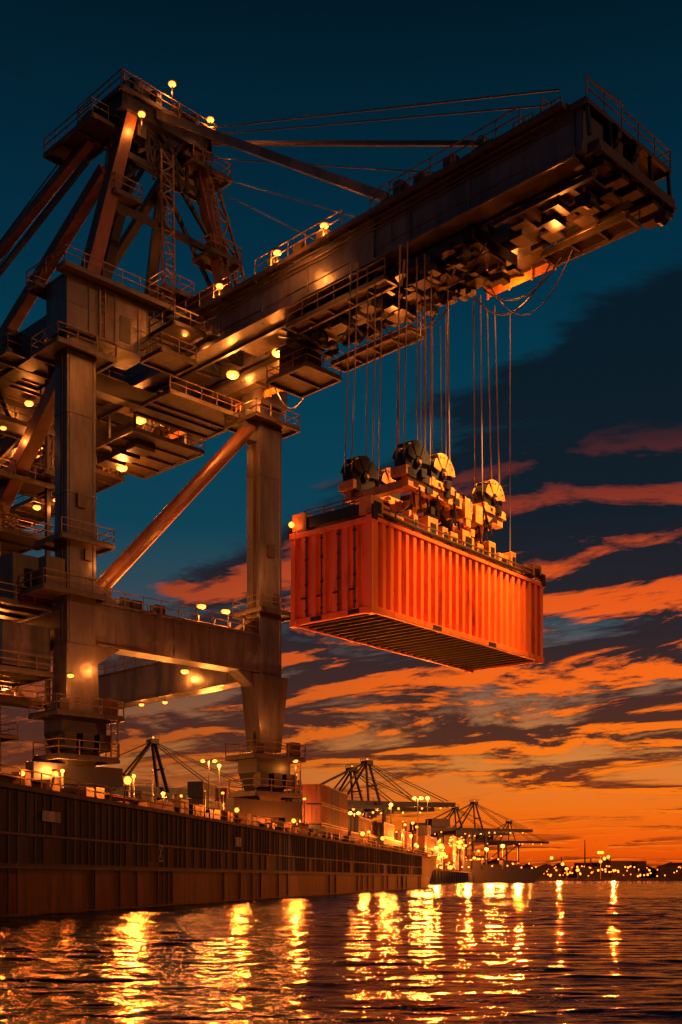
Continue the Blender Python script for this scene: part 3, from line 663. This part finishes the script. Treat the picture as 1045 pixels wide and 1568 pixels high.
fs_=MB(); random.seed(5)
fs_.box((60,600,-1),(900,760,1.6)); 
for i in range(150):
    x=random.uniform(70,420); y=random.uniform(605,700); w=random.uniform(4,16); h=random.choice([2,3,4,5,6,9]); 
    fs_.box((x,y,1.6),(x+w,y+8,1.6+h)); 
    if random.random()<.3: fs_.add([(x,y,1.6+h),(x+w,y,1.6+h),(x+w/2,y+4,1.6+h+2.5),(x,y+8,1.6+h),(x+w,y+8,1.6+h)],[(0,1,2),(3,2,4),(0,2,3),(1,4,2)])
fs_.beam((W_(896,620),620,1),(W_(896,620),620,22),.9,.9,.4,.4); fs_.beam((W_(905,620),620,1),(W_(905,620),620,12),.6)
for px in(860,925,935,980,1010): fs_.beam((W_(px,620),620,1),(W_(px,620),620,random.uniform(8,13)),.5)
fso=fs_.obj('distant_shore',painted('shore_dark',(.008,.006,.006),(.004,.004,.004),.1,.9))
l=MB()
for i in range(150):
    x=random.uniform(100,340) if i%3 else random.uniform(100,170); r=random.uniform(.18,.6); l.sph((x,603,random.uniform(2.5,8)),r)
for px in(845,862,920,926,932): l.sph((W_(px,603),603,random.uniform(7,14)),.9)
l.obj('shore_lamps',LAMPF,fso)
# ------------------------------------------------------------------ WATER
rng=np.random.default_rng(4)
K=[]
for i in range(120):
    lam=math.exp(rng.uniform(math.log(.18),math.log(2.0))); th=rng.normal(math.pi/2,.30)
    slope=.0178*(1.0 if lam<1.0 else .65)*rng.uniform(.6,1.4)
    K.append((2*math.pi/lam,th,slope*lam/(2*math.pi),rng.uniform(0,6.28),lam))
def height(X,Y,minlam):
    Z=np.zeros_like(X)
    for k,th,a,ph,lam in K:
        if lam<minlam: continue
        Z+=a*np.sin(k*(X*math.cos(th)+Y*math.sin(th))+ph+.9*np.sin(.5*X+ph)+.6*np.sin(.31*Y+2*ph))
    G=.85+.3*np.sin(.21*X+.13*Y+1)*np.sin(.09*Y-.17*X)
    return Z*G
V=[];F=[];off=0
def tier(x0,x1,y0,y1,dx,dy,minlam):
    global off
    nx=int((x1-x0)/dx)+1; ny=int((y1-y0)/dy)+1
    X,Y=np.meshgrid(np.linspace(x0,x1,nx),np.linspace(y0,y1,ny))
    Z=height(X,Y,minlam); V.append(np.stack([X,Y,Z],-1).reshape(-1,3))
    I=np.arange(nx*ny).reshape(ny,nx)+off
    F.append(np.stack([I[:-1,:-1],I[:-1,1:],I[1:,1:],I[1:,:-1]],-1).reshape(-1,4)); off+=nx*ny
tier(-12,12,6,26.05,.05,.034,0)
tier(-34,34,26,75.1,.12,.10,.28)
tier(-90,90,75,260,.45,.34,.85)
def flat(x0,x1,y0,y1):
    global off
    V.append(np.array([(x0,y0,0),(x1,y0,0),(x1,y1,0),(x0,y1,0)],float)); F.append(np.array([[0,1,2,3]])+off); off+=4
flat(-3000,3000,-200,6);flat(-3000,3000,260,7000)
flat(-3000,-12,6,26);flat(12,3000,6,26);flat(-3000,-34,26,75);flat(34,3000,26,75);flat(-3000,-90,75,260);flat(90,3000,75,260)
V=np.concatenate(V).astype(np.float32);F=np.concatenate(F).astype(np.int32)
me=bpy.data.meshes.new('sea_water'); me.vertices.add(len(V)); me.vertices.foreach_set('co',V.ravel())
me.loops.add(F.size); me.loops.foreach_set('vertex_index',F.ravel()); me.polygons.add(len(F))
me.polygons.foreach_set('loop_start',np.arange(0,F.size,4,dtype=np.int32)); me.polygons.foreach_set('loop_total',np.full(len(F),4,dtype=np.int32))
me.polygons.foreach_set('use_smooth',np.ones(len(F),dtype=bool)); me.update(calc_edges=True)
wo=bpy.data.objects.new('sea_water',me); COL.objects.link(wo)
WM,nt,b=newmat('sea_water')
b.inputs['Base Color'].default_value=(.001,.006,.009,1); b.inputs['Roughness'].default_value=.09; b.inputs['IOR'].default_value=1.33
tc=N(nt,'ShaderNodeTexCoord')
def nz(scale,det,sx_,sy_,rot):
    mp=N(nt,'ShaderNodeMapping'); mp.inputs['Scale'].default_value=(sx_,sy_,1); mp.inputs['Rotation'].default_value=(0,0,rot)
    nt.links.new(tc.outputs['Object'],mp.inputs[0]); n=N(nt,'ShaderNodeTexNoise'); n.inputs['Scale'].default_value=scale; n.inputs['Detail'].default_value=det; n.inputs['Distortion'].default_value=.3
    nt.links.new(mp.outputs[0],n.inputs['Vector']); return n
a1=nz(1.6,5,.30,1.5,.06)
b1=N(nt,'ShaderNodeBump'); b1.inputs['Strength'].default_value=1; b1.inputs['Distance'].default_value=.12
nt.links.new(a1.outputs['Fac'],b1.inputs['Height']); nt.links.new(b1.outputs[0],b.inputs['Normal'])
me.materials.append(WM)
# ------------------------------------------------------------------ WORLD
w=bpy.data.worlds.new('World'); S.world=w; w.use_nodes=True; nt=w.node_tree; bg=nt.nodes['Background']; out=nt.nodes['World Output']
def M(op,a,b=None,c=None,clamp=False):
    n=N(nt,'ShaderNodeMath',operation=op); n.use_clamp=clamp
    for i,x in enumerate((a,b,c)):
        if x is None: continue
        if isinstance(x,(int,float)): n.inputs[i].default_value=x
        else: nt.links.new(x,n.inputs[i])
    return n.outputs[0]
def sr(v): return tuple(((x/255)/12.92 if x/255<=.04045 else ((x/255+.055)/1.055)**2.4) for x in v)
def ramp(fac,stops):
    r=N(nt,'ShaderNodeValToRGB'); e=r.color_ramp.elements
    while len(e)<len(stops): e.new(.5)
    for k,(p,c) in enumerate(stops): e[k].position=p; e[k].color=(*c,1)
    nt.links.new(fac,r.inputs[0]); return r.outputs[0]
def mix(f,a,b_,bt='MIX'):
    n=N(nt,'ShaderNodeMix',data_type='RGBA',blend_type=bt)
    for s_,x in(('Factor',f),('A',a),('B',b_)):
        if isinstance(x,(int,float)): n.inputs[s_].default_value=x
        elif isinstance(x,tuple): n.inputs[s_].default_value=(*x,1)
        else: nt.links.new(x,n.inputs[s_])
    return n.outputs['Result']
def sstep(v,a,b_,lin=False,o0=0,o1=1):
    n=N(nt,'ShaderNodeMapRange',interpolation_type='LINEAR' if lin else 'SMOOTHSTEP')
    if a>b_: a,b_,o0,o1=b_,a,o1,o0
    n.inputs['From Min'].default_value=a; n.inputs['From Max'].default_value=b_; n.inputs['To Min'].default_value=o0; n.inputs['To Max'].default_value=o1
    nt.links.new(v,n.inputs['Value']); return n.outputs[0]
tc=N(nt,'ShaderNodeTexCoord'); sp_=N(nt,'ShaderNodeSeparateXYZ'); nt.links.new(tc.outputs['Generated'],sp_.inputs[0])
X,Y,Z=sp_.outputs; Zc=M('MAXIMUM',Z,0.0)
base=ramp(Zc,[(0,sr((200,56,6))),(.03,sr((242,92,8))),(.06,sr((240,112,20))),(.10,sr((212,126,54))),(.155,sr((144,98,72))),(.21,sr((60,78,88))),(.29,sr((14,64,82))),(.38,sr((4,58,77))),(.47,sr((2,45,64))),(.61,sr((1,24,38))),(1,sr((1,13,24)))])
lf=sstep(X,-.30,.2); lowz=sstep(Z,.30,.12); base=mix(M('MULTIPLY',M('MULTIPLY',M('SUBTRACT',1,lf),lowz),.5),base,sr((60,34,30)))
den=M('ADD',Zc,.085); cx=M('DIVIDE',X,den); cy=M('DIVIDE',Y,den)
def cloudnoise(dx,dy,scale,detail,rough,seed,sk=.38):
    px=M('ADD',M('MULTIPLY',cx,.78),dx+seed); py=M('ADD',M('ADD',cy,M('MULTIPLY',cx,sk)),dy)
    c=N(nt,'ShaderNodeCombineXYZ'); nt.links.new(px,c.inputs[0]); nt.links.new(py,c.inputs[1])
    n=N(nt,'ShaderNodeTexNoise'); n.inputs['Scale'].default_value=scale; n.inputs['Detail'].default_value=detail; n.inputs['Roughness'].default_value=rough; n.inputs['Distortion'].default_value=.5
    nt.links.new(c.outputs[0],n.inputs['Vector']); return n.outputs['Fac']
SEED=9.1
c0=cloudnoise(0,0,1.45,11,.64,SEED); c1=cloudnoise(0.02,.13,1.45,9,.62,SEED)
hi=M('ADD',.335,M('MULTIPLY',X,.46)); band=sstep(Z,.045,.15)
bank=M('MULTIPLY',M('MULTIPLY',sstep(X,.03,.22),sstep(Z,.20,.28)),.11)
dens=M('ADD',M('ADD',M('ADD',c0,.105),M('MULTIPLY',M('SUBTRACT',1,band),-.12)),bank)
dens=M('SUBTRACT',dens,M('MULTIPLY',sstep(M('SUBTRACT',Z,hi),-.06,.06),.34))
mask=sstep(dens,.47,.57)
lit=M('MULTIPLY',M('MAXIMUM',M('SUBTRACT',c0,c1),0),18,clamp=True)
litf=M('MULTIPLY',M('MULTIPLY',lit,sstep(Z,.37,.23)),M('ADD',.28,M('MULTIPLY',lf,.72)))
cdark=ramp(Zc,[(0,sr((130,40,12))),(.06,sr((112,44,20))),(.12,sr((74,38,30))),(.2,sr((44,33,36))),(.3,sr((19,27,36))),(.42,sr((8,25,36)))])
clit=ramp(Zc,[(0,sr((248,108,10))),(.1,sr((252,120,16))),(.2,sr((246,96,16))),(.3,sr((200,70,26)))])
cloud=mix(litf,cdark,clit)
sky=mix(M('MULTIPLY',mask,.96),base,cloud)
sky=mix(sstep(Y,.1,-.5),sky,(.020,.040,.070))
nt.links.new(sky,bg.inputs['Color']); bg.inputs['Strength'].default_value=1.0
ns=N(nt,'ShaderNodeTexSky',sky_type='NISHITA'); ns.sun_disc=False; ns.sun_elevation=math.radians(12); ns.sun_rotation=math.radians(135)
bg2=N(nt,'ShaderNodeBackground'); bg2.inputs['Strength'].default_value=.0003; nt.links.new(ns.outputs[0],bg2.inputs['Color'])
ash=N(nt,'ShaderNodeAddShader'); nt.links.new(bg.outputs[0],ash.inputs[0]); nt.links.new(bg2.outputs[0],ash.inputs[1]); nt.links.new(ash.outputs[0],out.inputs['Surface'])
# ------------------------------------------------------------------ KEY LIGHT
sl_=bpy.data.lights.new('flood_key','SUN'); sl_.energy=.85; sl_.angle=math.radians(.5); sl_.color=(1,.37,.11)  # sun lamp from behind camera stands in for floodlight; sunset lies ahead
so=bpy.data.objects.new('flood_key',sl_); COL.objects.link(so)
d=Vector((.74,-.66,.22)).normalized(); so.rotation_euler=d.to_track_quat('Z','Y').to_euler()
# ------------------------------------------------------------------ CAMERA
cd=bpy.data.cameras.new('camera'); co=bpy.data.objects.new('camera',cd); COL.objects.link(co); co.location=(0,0,1.2); co.rotation_euler=(math.radians(90),0,0)
cd.sensor_width=36; cd.lens=40.4; cd.shift_y=.358; cd.clip_end=10000; cd.clip_start=.1
S.camera=co
S.view_settings.view_transform='Standard'; S.view_settings.look='None'; S.view_settings.exposure=0
